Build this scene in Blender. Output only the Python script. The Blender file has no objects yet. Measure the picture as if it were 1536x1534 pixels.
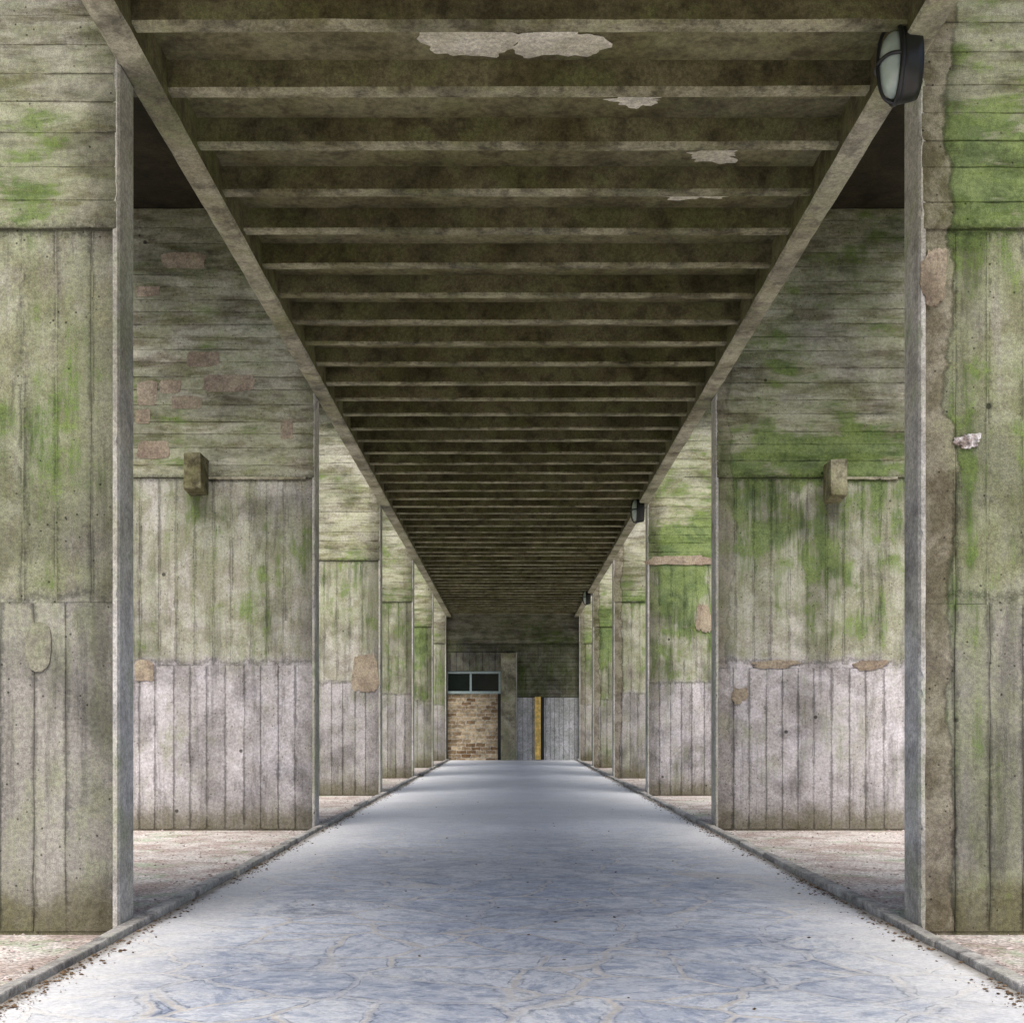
import bpy, bmesh, math, random
import numpy as np
from mathutils import Vector
random.seed(7); np.random.seed(7)
scene=bpy.context.scene
F=1917.5; CX=-0.04; CZ=1.04; HX=767.0; HY=1089.0
D=6.5; W=2.03; TH=0.25; ZB=CZ+3.35; ZJ=CZ+3.41; ZS=CZ+3.56; ZTOP=6.30; XO=3.98
Z1=1.70; Z2=3.56; YEND=39.30; Y0=1.2
def PX(x,Y): return (x-HX)*Y/F+CX
def PZ(y,Y): return (HY-y)*Y/F+CZ

# ---------------------------------------------------------------- node helpers
class NT:
    def __init__(s,name):
        s.m=bpy.data.materials.new(name); s.m.use_nodes=True
        s.t=s.m.node_tree; s.t.nodes.clear()
        s.out=s.n('ShaderNodeOutputMaterial'); s.b=s.n('ShaderNodeBsdfPrincipled')
        s.l(s.b.outputs[0],s.out.inputs[0])
    def n(s,t): return s.t.nodes.new(t)
    def l(s,a,b): s.t.links.new(a,b)
    def setin(s,inp,v):
        if isinstance(v,bpy.types.NodeSocket): s.l(v,inp)
        elif isinstance(v,(tuple,list)):
            inp.default_value=(tuple(v)+(1,))[:4] if inp.type=='RGBA' else tuple(v)[:3]
        else: inp.default_value=v
    def math(s,op,a,b=0.0,c=0.0,clamp=False):
        n=s.n('ShaderNodeMath'); n.operation=op; n.use_clamp=clamp
        s.setin(n.inputs[0],a); s.setin(n.inputs[1],b); s.setin(n.inputs[2],c); return n.outputs[0]
    def pos(s): return s.n('ShaderNodeNewGeometry').outputs['Position']
    def sep(s,v):
        n=s.n('ShaderNodeSeparateXYZ'); s.l(v,n.inputs[0]); return n.outputs
    def comb(s,x,y,z):
        n=s.n('ShaderNodeCombineXYZ')
        for i,v in enumerate((x,y,z)): s.setin(n.inputs[i],v)
        return n.outputs[0]
    def scale(s,v,sc,off=(0,0,0)):
        n=s.n('ShaderNodeMapping'); s.l(v,n.inputs[0]); n.inputs['Scale'].default_value=sc; n.inputs['Location'].default_value=off; return n.outputs[0]
    def noise(s,v,sc=1,det=3,rough=.6,dist=0,col=False):
        n=s.n('ShaderNodeTexNoise'); s.l(v,n.inputs['Vector']); n.inputs['Scale'].default_value=sc
        n.inputs['Detail'].default_value=det; n.inputs['Roughness'].default_value=rough; n.inputs['Distortion'].default_value=dist
        return n.outputs['Color' if col else 'Fac']
    def vor(s,v,sc,feat='F1',rnd=1):
        n=s.n('ShaderNodeTexVoronoi'); n.feature=feat; s.l(v,n.inputs['Vector']); n.inputs['Scale'].default_value=sc
        n.inputs['Randomness'].default_value=rnd; return n.outputs
    def ss(s,v,a,b,lo=0.0,hi=1.0):
        n=s.n('ShaderNodeMapRange'); n.interpolation_type='SMOOTHSTEP'
        s.setin(n.inputs[0],v); n.inputs[1].default_value=a; n.inputs[2].default_value=b
        n.inputs[3].default_value=lo; n.inputs[4].default_value=hi; return n.outputs[0]
    def mix(s,f,a,b,mode='MIX'):
        n=s.n('ShaderNodeMix'); n.data_type='RGBA'; n.blend_type=mode
        s.setin(n.inputs[0],f); s.setin(n.inputs[6],a); s.setin(n.inputs[7],b); return n.outputs[2]
    def mulc(s,c,f):
        return s.mix(1.0,c,s.comb(f,f,f),'MULTIPLY')
    def attr(s,name):
        n=s.n('ShaderNodeAttribute'); n.attribute_name=name; return n.outputs['Fac']
    def bump(s,h,st=.4,dist=.01,prev=None):
        n=s.n('ShaderNodeBump'); n.inputs['Strength'].default_value=st; n.inputs['Distance'].default_value=dist
        s.l(h,n.inputs['Height'])
        return n.outputs[0]
    def fin(s,col,rough=.85,nor=None,spec=.3):
        s.setin(s.b.inputs['Base Color'],col); s.setin(s.b.inputs['Roughness'],rough)
        s.b.inputs['Specular IOR Level'].default_value=spec
        if nor is not None: s.l(nor,s.b.inputs['Normal'])
        return s.m

# ---------------------------------------------------------------- materials
def mat_pier():
    t=NT('board_marked_concrete'); p=t.pos(); x,y,z=t.sep(p)
    uvn=t.n('ShaderNodeUVMap'); uvn.uv_map='UVMap'; u,v,_=t.sep(uvn.outputs[0])
    rnd=t.attr('rnd'); moss=t.attr('moss'); pale=t.attr('pale'); brown=t.attr('brown')
    bn=t.noise(p,1.3,4,.62,.4,True); big,big2,big3=t.sep(bn)
    mn=t.noise(p,4.2,5,.68,.4,True); med,med2,med3=t.sep(mn)
    fn=t.noise(p,42,3,.75,0,True); fine,fine2,fine3=t.sep(fn)
    grit=t.noise(p,190,1,.6)
    zC=t.ss(z,Z2-.01,Z2+.01)
    ls=t.mix(zC,t.comb(t.math('MULTIPLY',x,8),y,t.math('MULTIPLY',z,.8)),t.comb(t.math('MULTIPLY',x,1.7),y,t.math('MULTIPLY',z,8.5)))
    sn=t.noise(ls,1,5,.72,.3,True); stv,stv2,stv3=t.sep(sn)
    zw=t.math('ADD',z,t.math('MULTIPLY',t.math('SUBTRACT',med,.5),.22))
    zB=t.ss(zw,Z1-.06,Z1+.10)
    lilac=t.mix(t.ss(med,.30,.68),(.60,.57,.605),(.42,.395,.385))
    low=t.mix(pale,(.33,.315,.275),lilac)
    mA=t.mix(pale,(.37,.365,.29),(.54,.52,.48)); mB=t.mix(pale,(.22,.205,.155),(.36,.335,.29))
    midc=t.mix(t.ss(med2,.38,.62),mA,mB)
    upc=t.mix(t.ss(stv2,.36,.58),(.24,.215,.155),(.50,.485,.395))
    c=t.mix(zB,low,midc); c=t.mix(zC,c,upc)
    c=t.mulc(c,t.ss(rnd,0,1,.88,1.08))
    # algae: film + streaky colonies
    xs=t.ss(x,-.5,.5,.35,1.0)
    d=t.math('SUBTRACT',z,Z2+.20); band=t.math('POWER',2.718,t.math('MULTIPLY',t.math('MULTIPLY',d,d),-9))
    band=t.math('MULTIPLY',t.math('MULTIPLY',band,xs),moss)
    d2=t.math('SUBTRACT',z,2.75); band2=t.math('MULTIPLY',moss,t.math('POWER',2.718,t.math('MULTIPLY',t.math('MULTIPLY',d2,d2),-1.3)))
    a=t.math('ADD',t.math('MULTIPLY',stv,.66),t.math('MULTIPLY',big,.84))
    a=t.math('ADD',a,t.math('MULTIPLY',band,.25)); a=t.math('ADD',a,t.math('MULTIPLY',band2,.12))
    a=t.math('ADD',a,t.math('MULTIPLY',t.math('SUBTRACT',moss,.6),.16))
    a=t.math('ADD',a,t.math('MULTIPLY',t.math('SUBTRACT',fine,.5),.24)); a=t.math('ADD',a,t.math('MULTIPLY',t.math('SUBTRACT',med3,.5),.45))
    a=t.math('SUBTRACT',a,t.math('MULTIPLY',t.math('SUBTRACT',1.0,zB),t.math('MULTIPLY',pale,.17)))
    film=t.ss(a,.61,.88); col=t.ss(a,.86,.99)
    c=t.mix(t.math('MULTIPLY',film,.68),c,t.mix(.55,t.mulc(c,.92),(.215,.265,.085)))
    c=t.mix(t.math('MULTIPLY',col,.75),c,t.mix(t.ss(med3,.35,.65),(.06,.125,.02),(.17,.25,.06)))
    # dark runs and blotches
    c=t.mulc(c,t.ss(stv3,.34,.50,.66,1.0))
    c=t.mulc(c,t.ss(big3,.36,.54,.68,1.03))
    for zz,w,k in ((Z1,.035,.62),(Z2,.05,.45)):
        dd=t.math('ABSOLUTE',t.math('SUBTRACT',zw if zz==Z1 else z,zz))
        c=t.mulc(c,t.ss(t.math('ADD',dd,t.math('MULTIPLY',t.math('SUBTRACT',fine2,.5),.12)),0,w,k,1.0))
    c=t.mulc(c,t.ss(t.math('ADD',z,t.math('MULTIPLY',med,1.0)),5.6,6.9,1.0,.6))  # darker toward the top: ceiling shade put into the colour
    ft=t.ss(t.math('ADD',z,t.math('MULTIPLY',t.math('SUBTRACT',med,.5),.7)),.03,.36,1,0)
    c=t.mix(t.math('MULTIPLY',ft,.75),c,(.11,.098,.042))
    # arris: dirt and brown flaking
    ax=t.math('SUBTRACT',t.math('ABSOLUTE',x),W)
    c=t.mulc(c,t.ss(t.math('ADD',ax,t.math('MULTIPLY',t.math('SUBTRACT',med2,.5),.5)),.0,.26,.62,1.0))
    wob=t.math('ADD',t.math('MULTIPLY',big2,.28),t.math('MULTIPLY',med2,.16))
    ed=t.math('SUBTRACT',ax,wob)
    eb=t.math('MULTIPLY',t.ss(ed,-.07,-.045,1,0),brown)
    c=t.mix(t.math('MULTIPLY',eb,.62),c,t.mix(t.ss(med3,.42,.6),(.15,.12,.08),(.36,.32,.255)))
    c=t.mulc(c,t.math('SUBTRACT',1.0,t.math('MULTIPLY',t.math('MULTIPLY',brown,.45),t.ss(t.math('ABSOLUTE',t.math('ADD',ed,.055)),0,.02,1,0))))
    # seam dirt, intermittent
    e=t.math('MINIMUM',u,t.math('SUBTRACT',1.0,u))
    e=t.math('ADD',e,t.math('MULTIPLY',t.math('SUBTRACT',med3,.5),.46))
    e=t.math('ADD',e,t.math('MULTIPLY',t.math('SUBTRACT',fine3,.5),.26))
    k=t.ss(t.math('ADD',e,t.math('MULTIPLY',zC,.08)),0,.12,.56,1.0)
    c=t.mulc(c,k)
    vh=t.vor(p,21)['Distance']; hole=t.math('MULTIPLY',t.ss(vh,.08,.16,1,0),t.ss(med,.46,.54))
    vt=t.vor(t.scale(p,(1,.3,1)),2.1)['Distance']; tie=t.ss(vt,.03,.05,1,0)
    hl=t.math('MAXIMUM',hole,tie)
    c=t.mulc(c,t.math('SUBTRACT',1.0,t.math('MULTIPLY',hl,.75)))
    c=t.mulc(c,t.ss(grit,.3,.7,.78,1.18)); c=t.mulc(c,t.ss(fine,.32,.68,.76,1.18))
    h=t.math('ADD',t.math('MULTIPLY',t.noise(p,42,3,.75),.7),t.math('MULTIPLY',med,.5))
    return t.fin(c,.92,t.bump(h,.7,.010),.15)
def mat_plain(name,c1,c2,green=.3,dark=.6,sc=1.0,bs=.6,cs=1.0):
    t=NT(name); p=t.pos()
    big,big2,big3=t.sep(t.noise(p,1.1*sc,4,.65,.4,True)); med=t.noise(p,5*sc,4,.68); fine=t.noise(p,45*cs,3,.75); grit=t.noise(p,170,1,.7)
    c=t.mix(t.ss(big,.36,.62),c1,c2)
    if green: c=t.mix(t.math('MULTIPLY',t.ss(t.math('ADD',t.math('MULTIPLY',med,.5),t.math('MULTIPLY',big2,.5)),.47,.60),green),c,(.13,.19,.045))
    c=t.mulc(c,t.ss(med,.32,.56,dark,1.08)); c=t.mulc(c,t.ss(big3,.35,.55,dark+.1,1.05)); c=t.mulc(c,t.ss(fine,.32,.68,.74,1.2)); c=t.mulc(c,t.ss(grit,.3,.7,.82,1.15))
    h=t.math('ADD',t.math('MULTIPLY',fine,.7),t.math('MULTIPLY',med,.8))
    return t.fin(c,.9,t.bump(h,bs,.01),.2)
def mat_path():
    t=NT('slate_crazy_paving'); p=t.pos(); x,y,z=t.sep(p)
    w=t.noise(p,2.6,3,.6,col=True)
    n=t.n('ShaderNodeVectorMath'); n.operation='MULTIPLY_ADD'; t.l(w,n.inputs[0]); n.inputs[1].default_value=(.20,.20,0); t.l(p,n.inputs[2])
    q=t.scale(n.outputs[0],(2.3,2.4,0))
    ed=t.vor(q,1.0,'DISTANCE_TO_EDGE')['Distance']; cell=t.vor(q,1.0)['Color']
    cr,cg,cb=t.sep(cell)
    fine,fine2,fine3=t.sep(t.noise(p,42,3,.75,0,True)); med,med2,med3=t.sep(t.noise(p,6.5,5,.76,.3,True)); big=t.noise(p,.6,3,.55)
    ang=t.math('MULTIPLY_ADD',cg,2.6,-1.3); cs_=t.math('COSINE',ang); sn_=t.math('SINE',ang)
    lx=t.math('ADD',t.math('MULTIPLY',x,cs_),t.math('MULTIPLY',y,sn_))
    ly=t.math('SUBTRACT',t.math('MULTIPLY',y,cs_),t.math('MULTIPLY',x,sn_))
    lam2=t.noise(t.comb(t.math('MULTIPLY',lx,6),t.math('MULTIPLY',ly,14),t.math('MULTIPLY',cr,30)),1,5,.78,.3)
    c=t.mix(t.ss(cr,.1,.9),(.50,.54,.64),(.70,.725,.785))
    c=t.mix(t.ss(lam2,.40,.54),t.mix(1.0,c,(.60,.65,.74),'MULTIPLY'),c)
    c=t.mix(t.math('MULTIPLY',t.ss(med,.49,.60),.45),c,(.84,.84,.85))
    c=t.mix(t.math('MULTIPLY',t.ss(med2,.53,.62),.40),c,(.30,.34,.44))
    jw=t.math('ADD',ed,t.math('MULTIPLY',t.math('SUBTRACT',fine,.5),.05))
    j=t.math('MULTIPLY',t.ss(jw,.016,.034,1,0),t.ss(big,.40,.55,.35,1))
    dj=t.math('MULTIPLY',t.ss(t.math('ABSOLUTE',t.math('SUBTRACT',jw,.046)),0,.014,1,0),t.ss(med,.42,.56,.8,.2))
    c=t.mulc(c,t.math('SUBTRACT',1.0,t.math('MULTIPLY',dj,.55)))
    c=t.mix(t.math('MULTIPLY',j,.8),c,t.mix(t.ss(med3,.4,.6),(.74,.69,.63),(.55,.52,.49)))
    ax=t.math('ABSOLUTE',x); axw=t.math('ADD',ax,t.math('MULTIPLY',t.math('SUBTRACT',med,.5),.8))
    c=t.mix(t.math('MULTIPLY',t.ss(axw,1.20,1.80),.72),c,(.84,.83,.82))
    c=t.mix(t.ss(y,6.5,16,0,.78),c,(.88,.895,.93))  # paler with distance: light on the far path put into the colour
    c=t.mix(t.math('MULTIPLY',t.ss(t.math('ADD',ax,t.math('MULTIPLY',t.math('ADD',fine2,med2),.08)),1.94,2.02),.7),c,(.13,.10,.06))
    c=t.mulc(c,t.ss(fine3,.3,.7,.84,1.08)); c=t.mulc(c,t.ss(big,.35,.65,.92,1.04))
    h=t.math('ADD',t.math('MULTIPLY',lam2,.8),t.math('MULTIPLY',fine,.35)); h=t.math('SUBTRACT',h,t.math('MULTIPLY',dj,.6))
    return t.fin(c,t.ss(med2,.3,.7,.58,.78),t.bump(h,.6,.012),.35)
def mat_ground():
    t=NT('ground_gravel'); p=t.pos(); x,y,z=t.sep(p)
    fine=t.noise(p,60,3,.75); med,med2,med3=t.sep(t.noise(p,2.2,4,.68,.5,True)); v=t.vor(p,70); vc=t.sep(v['Color'])[0]
    c=t.mix(t.ss(med,.38,.6),(.50,.41,.37),(.72,.67,.63))
    c=t.mulc(c,t.ss(vc,0,1,.60,1.2)); c=t.mulc(c,t.ss(fine,.3,.7,.70,1.2))
    c=t.mix(t.math('MULTIPLY',t.ss(med2,.54,.64),.4),c,(.24,.38,.18))
    far=t.ss(t.math('ADD',t.math('ABSOLUTE',x),med),13,13.5)  # unseen wide gravel apron, added to bounce daylight into the corridor
    g=t.mix(med3,(.035,.065,.015),(.09,.13,.035))
    c=t.mix(far,c,g)
    return t.fin(c,.95,t.bump(fine,.8,.012),.15)
def mat_simple(name,c,rough=.5,spec=.4,metal=0,var=.12,scl=25):
    t=NT(name); p=t.pos(); n=t.noise(p,scl,3,.6)
    cc=t.mulc(t.mix(0.0,c,c),t.ss(n,.3,.7,1-var,1+var)); t.b.inputs['Metallic'].default_value=metal
    return t.fin(cc,rough,t.bump(n,.2,.002),spec)
def mat_stone():
    t=NT('coursed_rubble'); p=t.pos(); x,y,z=t.sep(p)
    w=t.noise(p,6,3,.5)
    b=t.n('ShaderNodeTexBrick'); t.l(t.comb(t.math('ADD',x,t.math('MULTIPLY',w,.16)),t.math('ADD',z,t.math('MULTIPLY',w,.09)),0),b.inputs['Vector'])
    b.inputs['Scale'].default_value=1; b.inputs['Brick Width'].default_value=.30; b.inputs['Row Height'].default_value=.115
    b.inputs['Mortar Size'].default_value=.011; b.inputs['Mortar Smooth'].default_value=.3
    b.inputs['Color1'].default_value=(.22,.13,.06,1); b.inputs['Color2'].default_value=(.66,.54,.36,1); b.inputs['Mortar'].default_value=(.60,.56,.48,1)
    n=t.noise(p,9,4,.7); c=t.mulc(b.outputs['Color'],t.ss(n,.3,.7,.6,1.3))
    return t.fin(c,.9,t.bump(t.math('SUBTRACT',t.math('MULTIPLY',n,.4),b.outputs['Fac']),.6,.02),.2)

M_PIER=mat_pier()
M_EDGE=mat_plain('pier_end_concrete',(.58,.56,.55),(.44,.42,.365),.4,.7)
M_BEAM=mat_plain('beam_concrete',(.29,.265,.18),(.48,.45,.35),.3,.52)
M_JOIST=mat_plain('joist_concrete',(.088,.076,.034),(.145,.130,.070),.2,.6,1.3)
M_JBOT=mat_plain('joist_worn_lit_bottom',(.15,.135,.075),(.34,.32,.22),.2,.5,1.8)  # paler bottom faces: worn arrises plus light from the floor put into the colour
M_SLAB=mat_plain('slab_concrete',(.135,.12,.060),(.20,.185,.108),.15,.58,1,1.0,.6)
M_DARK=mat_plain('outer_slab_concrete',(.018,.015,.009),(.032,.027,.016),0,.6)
M_PLASTER=mat_plain('pale_laitance',(.66,.63,.53),(.50,.47,.36),0,.82,2)
M_MORTAR=mat_plain('repair_mortar',(.28,.22,.17),(.37,.31,.24),.12,.74,2)
M_GREY=mat_plain('grey_repair',(.25,.24,.19),(.29,.28,.22),.25,.75,2)
M_CHIP=mat_plain('fresh_chip',(.75,.74,.76),(.28,.22,.20),0,.5,9)
M_KERB=mat_plain('kerb_concrete',(.42,.40,.38),(.56,.54,.52),.2,.5,1.5)
M_PALE=mat_plain('pale_panel_boards',(.60,.60,.63),(.45,.46,.46),.15,.7,3)
M_PATH=mat_path(); M_GROUND=mat_ground(); M_STONE=mat_stone()
M_BLACK=mat_simple('black_lamp_metal',(.012,.013,.014),.4,.5)
M_OPAL=mat_simple('opal_glass',(.42,.50,.45),.12,.7,0,.1,12)
M_WOOD=mat_simple('varnished_wood',(.80,.55,.16),.5,.4,0,.3,8)
M_FRAME=mat_simple('window_frame_paint',(.42,.52,.52),.5,.4)
M_GLASS=mat_simple('dark_window_glass',(.012,.018,.016),.12,.4,0,.2,3)
M_LEAF=mat_simple('dry_litter',(.15,.10,.06),.9,.2,0,.6,30)
M_PEB=mat_simple('pebbles',(.50,.42,.40),.9,.2,0,.5,22)

# ---------------------------------------------------------------- mesh helpers
def obj(name,bm,mats,parent=None,bevel=0,smooth=False):
    me=bpy.data.meshes.new(name); bm.normal_update(); bm.to_mesh(me); bm.free()
    for m in mats: me.materials.append(m)
    o=bpy.data.objects.new(name,me); scene.collection.objects.link(o)
    if parent: o.parent=parent
    if bevel:
        b=o.modifiers.new('bevel','BEVEL'); b.width=bevel; b.segments=2; b.limit_method='ANGLE'
    if smooth:
        for p in me.polygons: p.use_smooth=True
    return o
def box(bm,x0,x1,y0,y1,z0,z1,mi=0):
    vs=[bm.verts.new((x,y,z)) for z in (z0,z1) for y in (y0,y1) for x in (x0,x1)]
    for f in ((0,2,3,1),(4,5,7,6),(0,1,5,4),(2,6,7,3),(0,4,6,2),(1,3,7,5)):
        fc=bm.faces.new([vs[i] for i in f]); fc.material_index=mi
    return vs
def layers(bm):
    L={n:bm.verts.layers.float.new(n) for n in ('rnd','moss','pale','brown')}
    L['uv']=bm.loops.layers.uv.new('UVMap'); return L
def board(bm,L,a0,a1,l0,l1,yf,horizontal,vals,extra=0.0):
    off=random.uniform(0,.0022 if horizontal else .0036)+extra; r=random.random()
    n=max(2,int((l1-l0)/.12)); rows=[]
    g=.0004+random.random()*.0007; dd=.003-extra
    for i in range(n+1):
        l=l0+(l1-l0)*i/n
        j0=random.gauss(0,.0020); j1=random.gauss(0,.0020)
        row=[]
        for a,dy,u in ((a0+g+j0,dd,0),(a0+g+.004+j0,-off,.03),(a1-g-.004+j1,-off,.97),(a1-g+j1,dd,1)):
            dy2=dy+random.gauss(0,.0006)
            co=(l,yf+dy2,a) if horizontal else (a,yf+dy2,l)
            vv=bm.verts.new(co)
            vv[L['rnd']]=r; vv[L['moss']]=vals[0]; vv[L['pale']]=vals[1]; vv[L['brown']]=vals[2]
            row.append((vv,u,l))
        rows.append(row)
    for i in range(n):
        for k in range(3):
            q=[rows[i][k],rows[i][k+1],rows[i+1][k+1],rows[i+1][k]]
            if horizontal: q=q[::-1]
            f=bm.faces.new([e[0] for e in q])
            for lp,e in zip(f.loops,q): lp[L['uv']].uv=(e[1],e[2])
def cuts(a,b,w,jit):
    out=[a]
    while out[-1]<b-w*.6:
        out.append(out[-1]+w*random.uniform(1-jit,1+jit))
    out[-1]=b
    return out
def boards_zone(bm,L,x0,x1,z0,z1,yf,hor,vals,w,extra=0.0):
    if hor:
        cs=cuts(z0,z1,w,.22)
        for a0,a1 in zip(cs[:-1],cs[1:]):
            if x1-x0>1.8 and random.random()<.5:
                xm=x0+(x1-x0)*random.uniform(.3,.75)
                board(bm,L,a0,a1,x0,xm-.001,yf,True,vals,extra); board(bm,L,a0,a1,xm+.001,x1,yf,True,vals,extra)
            else: board(bm,L,a0,a1,x0,x1,yf,True,vals,extra)
    else:
        cs=cuts(x0,x1,w,.10)
        for a0,a1 in zip(cs[:-1],cs[1:]): board(bm,L,a0,a1,z0,z1+random.uniform(-.003,.003),yf,False,vals,extra)
def core(bm,L,x0,x1,y0,y1,z0,z1,vals):
    vs=box(bm,x0,x1,y0,y1,z0,z1)
    for v in vs: v[L['rnd']]=.5; v[L['moss']]=vals[0]; v[L['pale']]=vals[1]; v[L['brown']]=vals[2]
    s=set(vs)
    for f in bm.faces:
        if all(v in s for v in f.verts):
            for lp in f.loops: lp[L['uv']].uv=(.5,lp.vert.co.z)

LV={1:(.55,.20,.15),2:(.62,1,.1),3:(.6,.75,.15),4:(.8,.6,.3),5:(1.1,.6,.3),6:(1.0,.6,.2)}
RV={1:(.9,.10,1),2:(.85,1,.55),3:(1.15,1,.3),4:(.8,.5,1),5:(1.2,.5,1),6:(.8,.5,.6)}
def blob(bm,cx,cz,rx,rz,y,axis='Y',seed=0,n=56,amp=.22,sq=1.0,zc=None):
    rr=random.Random(seed); ph=[rr.uniform(0,6.28) for _ in range(8)]
    vs=[]
    for i in range(n):
        a=2*math.pi*i/n
        r=1+amp*(.5*math.sin(2*a+ph[0])+.35*math.sin(3*a+ph[1])+.3*math.sin(5*a+ph[2])+.22*math.sin(9*a+ph[3])+.18*math.sin(15*a+ph[4]))
        ca,sa=math.cos(a),math.sin(a)
        px=math.copysign(abs(ca)**sq,ca)*rx*r; pz=math.copysign(abs(sa)**sq,sa)*rz*r
        vs.append(bm.verts.new((cx+px,y,cz+pz) if axis=='Y' else (cx+px,cz+pz,zc)))
    f=bm.faces.new(vs); f.normal_update()
    if axis=='Y' and f.normal.y>0: f.normal_flip()
    if axis=='Z' and f.normal.z>0: f.normal_flip()
piers={}
for side,VV in ((-1,LV),(1,RV)):
    for k in range(1,7):
        yf=D*k; vals=VV[k]; bm=bmesh.new(); L=layers(bm)
        xi,xo=side*(W+.012),side*XO; x0,x1=min(xi,xo),max(xi,xo)
        zt=ZTOP-.002
        z1=Z1+random.uniform(-.07,.05)
        core(bm,L,x0,x1,yf+.002,yf+TH,-.1,zt,vals)
        boards_zone(bm,L,x0,x1,0.0,z1-.002,yf,False,vals,.175,.004)
        boards_zone(bm,L,x0,x1,z1+.002,Z2-.002,yf,False,vals,.185,-.002)
        boards_zone(bm,L,x0,x1,Z2+.004,zt,yf,True,vals,.15,.010)
        o=obj('concrete_pier',bm,[M_PIER]); piers[(side,k)]=o
        bm=bmesh.new(); n=150; rows=[]; e=0
        for i in range(n+1):
            zz=-.05+(ZB+.09)*i/n
            e=e*.7+random.gauss(0,.0018); chip=random.choice([0]*17+[1])*random.uniform(.004,.014)
            pts=[(W+.035,yf-.006),(W+.010+chip,yf-.014+e*.4),(W+.001+e*.3,yf+.006+chip),(W,yf+TH-.02),(W+.014+abs(e),yf+TH+.004)]
            rows.append([bm.verts.new((side*a,b,zz)) for a,b in pts])
        for i in range(n):
            for j in range(4): bm.faces.new([rows[i][j],rows[i][j+1],rows[i+1][j+1],rows[i+1][j]])
        bmesh.ops.recalc_face_normals(bm,faces=bm.faces)
        obj('pier_end',bm,[M_EDGE],o)
def patch(side,k,items,mat,name,sq=.55,amp=.12):
    yf=D*k; bm=bmesh.new()
    for i,(x0,x1,y0,y1) in enumerate(items):
        X0,X1=PX(x0,yf),PX(x1,yf); Z0_,Z1_=PZ(y1,yf),PZ(y0,yf)
        blob(bm,(X0+X1)/2,(Z0_+Z1_)/2,(X1-X0)/2,(Z1_-Z0_)/2,yf-.0148,seed=i*13+k,amp=amp,sq=sq)
    r=bmesh.ops.extrude_face_region(bm,geom=bm.faces[:])
    for v in [g for g in r['geom'] if isinstance(g,bmesh.types.BMVert)]: v.co.y+=.013
    bmesh.ops.recalc_face_normals(bm,faces=bm.faces)
    obj(name,bm,[mat],piers[(side,k)])
patch(-1,2,[(206,236,572,608),(240,272,570,590),(306,380,562,588),(258,302,594,614),(280,330,528,550),(204,226,614,636),(422,440,630,660),(206,255,662,688),(242,310,380,403),(205,240,430,445),(203,230,990,1022)],M_MORTAR,'repair_patch',.38,.09)
patch(1,1,[(1382,1418,370,462)],M_MORTAR,'repair_patch',.8,.2)
patch(1,1,[(1434,1468,650,674)],M_CHIP,'spalled_spot',1,.35)
patch(-1,1,[(40,78,932,1008)],M_GREY,'repair_patch',.85,.06)
patch(1,2,[(1128,1195,990,1002),(1280,1330,990,1004),(1098,1120,1030,1055)],M_MORTAR,'repair_patch',.8,.3)
patch(1,3,[(975,1066,833,848),(1045,1066,905,950)],M_MORTAR,'repair_patch',.6,.25)
patch(-1,3,[(530,566,980,1040)],M_MORTAR,'repair_patch',.5,.15)
for side,px,py in ((-1,299,716),(1,1247,726)):
    Y=13; X=PX(px,Y); Z=PZ(py,Y); bm=bmesh.new()
    vs=box(bm,X-.085,X+.085,Y-.30,Y+.01,Z-.19,Z+.19)
    for v in vs:
        if v.co.y<Y-.2 and v.co.z<Z: v.co.z+=.02
        v.co.x+=random.gauss(0,.006); v.co.z+=random.gauss(0,.006)
    obj('corbel_block',bm,[M_JBOT],piers[(side,2)],.012)
    bm=bmesh.new()
    xa,xb=(X+.1,-W-.1) if side<0 else (X+.1,XO-.1)
    n=24
    for i in range(n):
        xx=xa+(xb-xa)*i/n; xx2=xa+(xb-xa)*(i+1)/n; d=.022+random.uniform(0,.010)
        box(bm,xx,xx2,Y-d,Y,Z2-.012+random.gauss(0,.003),Z2+.012)
    obj('drip_ledge',bm,[M_BEAM],piers[(side,2)])

# ---------------------------------------------------------------- roof
roof=bpy.data.objects.new('coffered_concrete_roof',None); scene.collection.objects.link(roof)
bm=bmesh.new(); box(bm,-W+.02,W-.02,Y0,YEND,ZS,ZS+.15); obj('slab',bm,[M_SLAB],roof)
bm=bmesh.new()
y=6.83-.65*8
while y<YEND-.1:
    if y>Y0+.05:
        n=16; x0,x1=-W+.16,W-.16; rows=[]
        dz=random.gauss(0,.004); dy=random.gauss(0,.006); tilt=random.gauss(0,.006); c=.012
        for i in range(n+1):
            xx=x0-.01+(x1-x0+.02)*i/n; zz=ZJ+dz+tilt*(i/n-.5)+random.gauss(0,.0012); e=random.gauss(0,.0012)
            c=c*.6+.4*(.012+abs(random.gauss(0,.004)))
            pts=[(y+dy,ZS+.01),(y+dy+.004+e,zz+c),(y+dy+.004+c*.6+e,zz),(y+dy+.106-c,zz),(y+dy+.108,zz+c),(y+dy+.112,ZS+.01)]
            rows.append([bm.verts.new((xx,a,b)) for a,b in pts])
        for i in range(n):
            for j in range(5):
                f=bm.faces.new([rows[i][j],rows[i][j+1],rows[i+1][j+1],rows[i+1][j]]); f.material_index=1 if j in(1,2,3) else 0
    y+=.65
bmesh.ops.recalc_face_normals(bm,faces=bm.faces)
obj('joists',bm,[M_JOIST,M_JBOT],roof)
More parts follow.
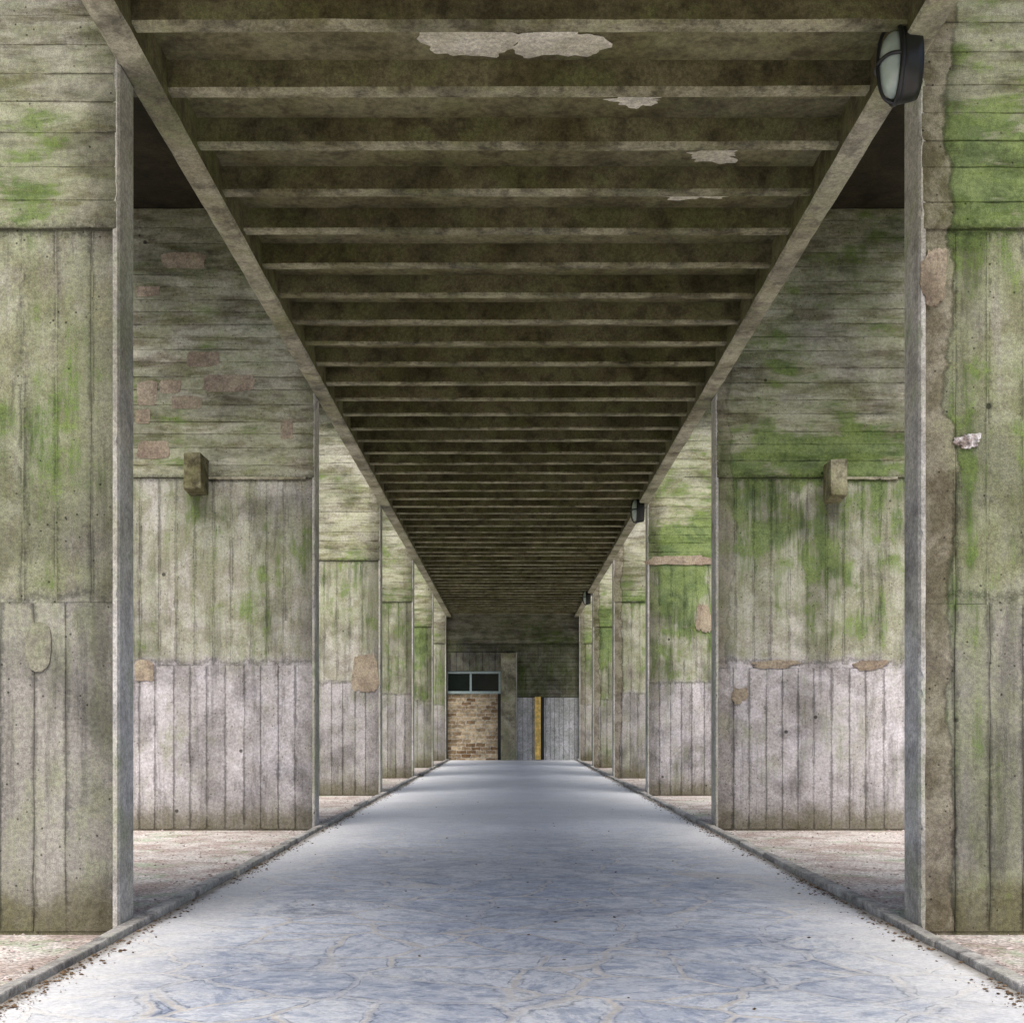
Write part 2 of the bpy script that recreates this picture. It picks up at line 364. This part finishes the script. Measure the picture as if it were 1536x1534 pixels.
for s in (-1,1):
    bm=bmesh.new(); n=260; rows=[]
    for i in range(n+1):
        yy=Y0+(YEND-Y0)*i/n; e=random.gauss(0,.003); c=.010+abs(random.gauss(0,.005)); c2=.01+abs(random.gauss(0,.005))
        pts=[(W-.15,ZS+.4),(W-.15,ZB+c),(W-.15+c,ZB+e*.5),(W+.0-c2,ZB+e*.5),(W+.004,ZB+c2),(W+.004,ZS+.4)]
        rows.append([bm.verts.new((s*a,yy,b)) for a,b in pts])
    for i in range(n):
        for j in range(5):
            f=bm.faces.new([rows[i][j],rows[i][j+1],rows[i+1][j+1],rows[i+1][j]]); f.material_index=1 if j==0 else 0
        bm.faces.new([rows[i][0],rows[i][5],rows[i+1][5],rows[i+1][0]])
    bm.faces.new(rows[0]); bm.faces.new(rows[-1])
    bmesh.ops.recalc_face_normals(bm,faces=bm.faces)
    obj('edge_beam',bm,[M_BEAM,M_JOIST],roof)
bm=bmesh.new()
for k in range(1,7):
    box(bm,-XO-.1,XO+.1,D*k-{1:1.6,2:2.3}.get(k,.6),D*k+TH+.1 if k<6 else YEND+.5,ZTOP,ZTOP+.3)  # added slabs, mostly unseen; depths and gaps shaped to light and shade the bays
obj('light_shaping_slabs',bm,[M_DARK],roof)
bm=bmesh.new()
for i,(x0,x1,y0,y1,sq,am) in enumerate([(640,770,41,86,.75,.24),(774,900,43,88,.8,.26),(915,1000,137,160,1.3,.45),(1032,1112,222,243,.9,.4),(1000,1090,281,300,.9,.35),(476,566,336,350,.9,.3),(690,770,389,401,.8,.35),(545,600,470,474,1,.2)]):
    zs=ZS-.004-CZ; Ya=zs*F/(HY-y0); Yb=zs*F/(HY-y1); Ym=(Ya+Yb)/2
    blob(bm,(PX(x0,Ym)+PX(x1,Ym))/2,Ym,(PX(x1,Ym)-PX(x0,Ym))/2,(Yb-Ya)/2,0,'Z',seed=i+3,amp=am,sq=sq,zc=ZS-.004-i*.0005)
obj('laitance_patches',bm,[M_PLASTER],roof)

# ---------------------------------------------------------------- end wall
ew=bpy.data.objects.new('end_wall',None); scene.collection.objects.link(ew)
Y=YEND; bm=bmesh.new(); L=layers(bm)
vals=(.35,.15,0)
core(bm,L,-XO,-2.0,Y+.012,Y+.4,-.1,ZTOP-.002,vals); core(bm,L,.12,XO,Y+.012,Y+.4,-.1,ZTOP-.002,vals); core(bm,L,-2.0,.12,Y+.012,Y+.4,2.75,ZTOP-.002,vals)
core(bm,L,-2.0,.12,Y+.5,Y+.6,-.1,2.8,vals)
boards_zone(bm,L,.13,2.3,1.93,ZTOP-.01,Y,True,(.6,0,0),.13,.0)
boards_zone(bm,L,-2.3,.12,3.32,ZTOP-.01,Y,True,(.4,.1,0),.13,.0)
boards_zone(bm,L,-2.3,.12,2.74,3.31,Y,False,(.4,.7,0),.2,.03)
obj('board_marked_wall',bm,[M_PIER],ew)
bm=bmesh.new()
cs=cuts(.14,2.3,.15,.15)
for a,b in zip(cs[:-1],cs[1:]):
    box(bm,a+.005,b-.005,Y-.02-random.uniform(0,.012),Y+.006,0.0,1.92)
obj('pale_boarded_panel',bm,[M_PALE],ew,.003)
bm=bmesh.new(); box(bm,-.36,.10,Y-.16,Y+.3,0,3.29); obj('door_post',bm,[M_BEAM],ew,.01)
bm=bmesh.new(); box(bm,.10,.135,Y-.19,Y+.01,0,3.30); obj('post_arris',bm,[M_EDGE],ew,.004)
bm=bmesh.new(); box(bm,-2.1,-.46,Y+.08,Y+.3,-.05,2.04); obj('rubble_infill',bm,[M_STONE],ew)
bm=bmesh.new(); box(bm,-.455,-.362,Y+.05,Y+.2,0,2.04); obj('door_jamb',bm,[M_GLASS],ew)
bm=bmesh.new(); fy0,fy1=Y+.02,Y+.10
for a in ((-2.05,-.37,2.045,2.12),(-2.05,-.37,2.66,2.735)): box(bm,a[0],a[1],fy0,fy1,a[2],a[3])
for a in (-2.05,-1.32,-.43): box(bm,a,a+.06,fy0+.003,fy1-.003,2.121,2.659)
obj('window_frame',bm,[M_FRAME],ew,.004)
bm=bmesh.new(); box(bm,-2.0,-.40,Y+.06,Y+.075,2.1,2.7); obj('window_glass',bm,[M_GLASS],ew)
bm=bmesh.new(); box(bm,PX(802,Y),PX(811,Y),Y-.12,Y-.06,.02,1.95)
wp=obj('wooden_plank',bm,[M_WOOD],None,.008)
bm=bmesh.new(); box(bm,PX(811.5,Y),PX(816,Y),Y-.08,Y-.036,.02,1.93); obj('gap_shade_strip',bm,[M_BLACK],wp,.004)  # black strip standing in for the shaded gap beside the plank

# ---------------------------------------------------------------- lamps
def lamp(k):
    yc=D*k-.20; xc=W-.10; zc=PZ(98,6.3)
    e=bpy.data.objects.new('bulkhead_lamp',None); scene.collection.objects.link(e); e.location=(xc,yc,zc)
    ry,rz=.125,.185
    def oval(bm,x,a,b,n=40): return [bm.verts.new((x,a*math.cos(t*2*math.pi/n),b*math.sin(t*2*math.pi/n))) for t in range(n)]
    def loft(prof,name,mat,cap=True):
        bm=bmesh.new(); rs=[oval(bm,*p) for p in prof]
        for r0,r1 in zip(rs[:-1],rs[1:]):
            for i in range(len(r0)): bm.faces.new([r0[i],r0[(i+1)%len(r0)],r1[(i+1)%len(r0)],r1[i]])
        if cap: bm.faces.new(rs[-1]); bm.faces.new(rs[0])
        bmesh.ops.recalc_face_normals(bm,faces=bm.faces)
        obj(name,bm,[mat],e,0,True)
    loft([(.03,ry*.9,rz*.9),(-.0,ry*.95,rz*.95),(-.045,ry,rz),(-.07,ry*1.02,rz*1.02),(-.076,ry*.98,rz*.98),(-.076,ry*.84,rz*.88)],'housing',M_BLACK)
    loft([(-.06,ry*.84,rz*.88),(-.095,ry*.82,rz*.86),(-.120,ry*.72,rz*.77),(-.140,ry*.55,rz*.6),(-.150,ry*.33,rz*.36),(-.154,ry*.08,rz*.1)],'glass',M_OPAL)
    def tube(pts,r,name,cyc=False):
        cu=bpy.data.curves.new(name,'CURVE'); cu.dimensions='3D'; cu.bevel_depth=r; cu.bevel_resolution=3
        sp=cu.splines.new('POLY'); sp.points.add(len(pts)-1); sp.use_cyclic_u=cyc
        for q,c in zip(sp.points,pts): q.co=(*c,1)
        cu.materials.append(M_BLACK); o=bpy.data.objects.new(name,cu); scene.collection.objects.link(o); o.parent=e
    N=36
    tube([(-.078,ry*1.0*math.cos(2*math.pi*i/N),rz*1.0*math.sin(2*math.pi*i/N)) for i in range(N)],.013,'cage_rim',True)
    tube([(-.075-.090*math.sin(math.pi*i/N)**.6,0,rz*math.cos(math.pi*i/N)) for i in range(N+1)],.009,'cage_bar_vertical')
    tube([(-.075-.090*math.sin(math.pi*i/N)**.6,ry*math.cos(math.pi*i/N),0) for i in range(N+1)],.009,'cage_bar_cross')
for k in (1,3,5): lamp(k)

# ---------------------------------------------------------------- ground, path, kerbs
bm=bmesh.new(); S=700
vs=[bm.verts.new(c) for c in ((-S,-S,-.02),(S,-S,-.02),(S,S,-.02),(-S,S,-.02))]; bm.faces.new(vs)
obj('ground',bm,[M_GROUND])
bm=bmesh.new(); vs=[bm.verts.new(c) for c in ((-1.96,-8,0),(1.96,-8,0),(1.96,YEND+.1,0),(-1.96,YEND+.1,0))]; bm.faces.new(vs)
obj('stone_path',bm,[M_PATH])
for s in (-1,1):
    bm=bmesh.new(); y=-8
    while y<YEND-.2:
        ln=min(random.uniform(.9,1.1),YEND-y); dx=random.gauss(0,.005); dz=random.gauss(0,.005); tl=random.gauss(0,.004)
        vs=box(bm,s*1.992+dx-.036,s*1.992+dx+.036,y+.004,y+ln-.004,-.1,.035+dz)
        for v in vs:
            if v.co.z>0: v.co.z+=random.gauss(0,.003)
            v.co.x+=random.gauss(0,.002)+ (tl if v.co.y>y+.5 else -tl)
        y+=ln
    obj('path_kerb',bm,[M_KERB],None,.008)
def scatter(name,mat,pts,smin,smax,flat):
    base=np.array([(1,0,0),(-1,0,0),(0,1,0),(0,-1,0),(0,0,1),(0,0,-1)],float)
    fc=[(0,2,4),(2,1,4),(1,3,4),(3,0,4),(2,0,5),(1,2,5),(3,1,5),(0,3,5)]
    V=[];Fa=[]
    for i,(x,y,z) in enumerate(pts):
        s=smin+(smax-smin)*random.random()**2.5; a=random.uniform(0,6.28); el=random.uniform(.6,1.5)
        b=base*np.array([s*el,s,s*flat])+np.random.normal(0,s*.18,(6,3))*np.array([1,1,flat])
        ca,sa=math.cos(a),math.sin(a)
        for q in b: V.append((x+q[0]*ca-q[1]*sa,y+q[0]*sa+q[1]*ca,z+q[2]))
        Fa+= [tuple(i*6+j for j in f) for f in fc]
    me=bpy.data.meshes.new(name); me.from_pydata(V,[],Fa); me.materials.append(mat)
    o=bpy.data.objects.new(name,me); scene.collection.objects.link(o)
P=[]
for _ in range(9000):
    s=random.choice((-1,1)); yy=4+26*random.random()**1.6; P.append((s*(2.06+2.9*random.random()),yy,-.016))
scatter('gravel',M_PEB,P,.004,.017,.6)
P=[]
for _ in range(12000):
    s=random.choice((-1,1)); yy=4+32*random.random()**1.5
    g=abs(random.gauss(0,.06)); cl=math.sin(yy*2.3+s)*math.sin(yy*.9)
    if random.random()>.5+.5*cl: continue
    P.append((s*(1.945-g),yy,.004) if random.random()<.7 else (s*(2.04+g),yy,-.012))
for _ in range(160):
    P.append((random.uniform(-1.9,1.9),4+14*random.random()**1.5,.003))
scatter('leaf_litter',M_LEAF,P,.003,.013,.35)

# ---------------------------------------------------------------- camera, light
cam=bpy.data.cameras.new('camera'); co=bpy.data.objects.new('camera',cam); scene.collection.objects.link(co)
co.location=(CX,0,CZ); co.rotation_euler=(math.radians(90),0,0)
cam.sensor_width=36; cam.sensor_fit='HORIZONTAL'; cam.lens=36*F/1536; cam.shift_y=(HY-767)/1536; cam.shift_x=(768-HX)/1536
cam.clip_end=2000; cam.clip_start=.05
scene.camera=co
w=bpy.data.worlds.new('World'); scene.world=w; w.use_nodes=True; nt=w.node_tree
sk=nt.nodes.new('ShaderNodeTexSky'); sk.sky_type='NISHITA'; sk.sun_disc=False
EL,ROT=math.radians(60),math.radians(184)
sk.sun_elevation=EL; sk.sun_rotation=ROT; sk.dust_density=5.0
bg=nt.nodes['Background']; nt.links.new(sk.outputs[0],bg.inputs[0]); bg.inputs[1].default_value=.15
sun=bpy.data.lights.new('sun','SUN'); sun.energy=5.0; sun.angle=math.radians(45); sun.color=(1,.97,.93)
so=bpy.data.objects.new('sun',sun); scene.collection.objects.link(so)
d=Vector((math.sin(ROT)*math.cos(EL),math.cos(ROT)*math.cos(EL),math.sin(EL)))
so.rotation_euler=(-d).to_track_quat('-Z','Y').to_euler(); so.location=(0,-10,20)
scene.view_settings.view_transform='Standard'; scene.view_settings.look='None'; scene.view_settings.exposure=0
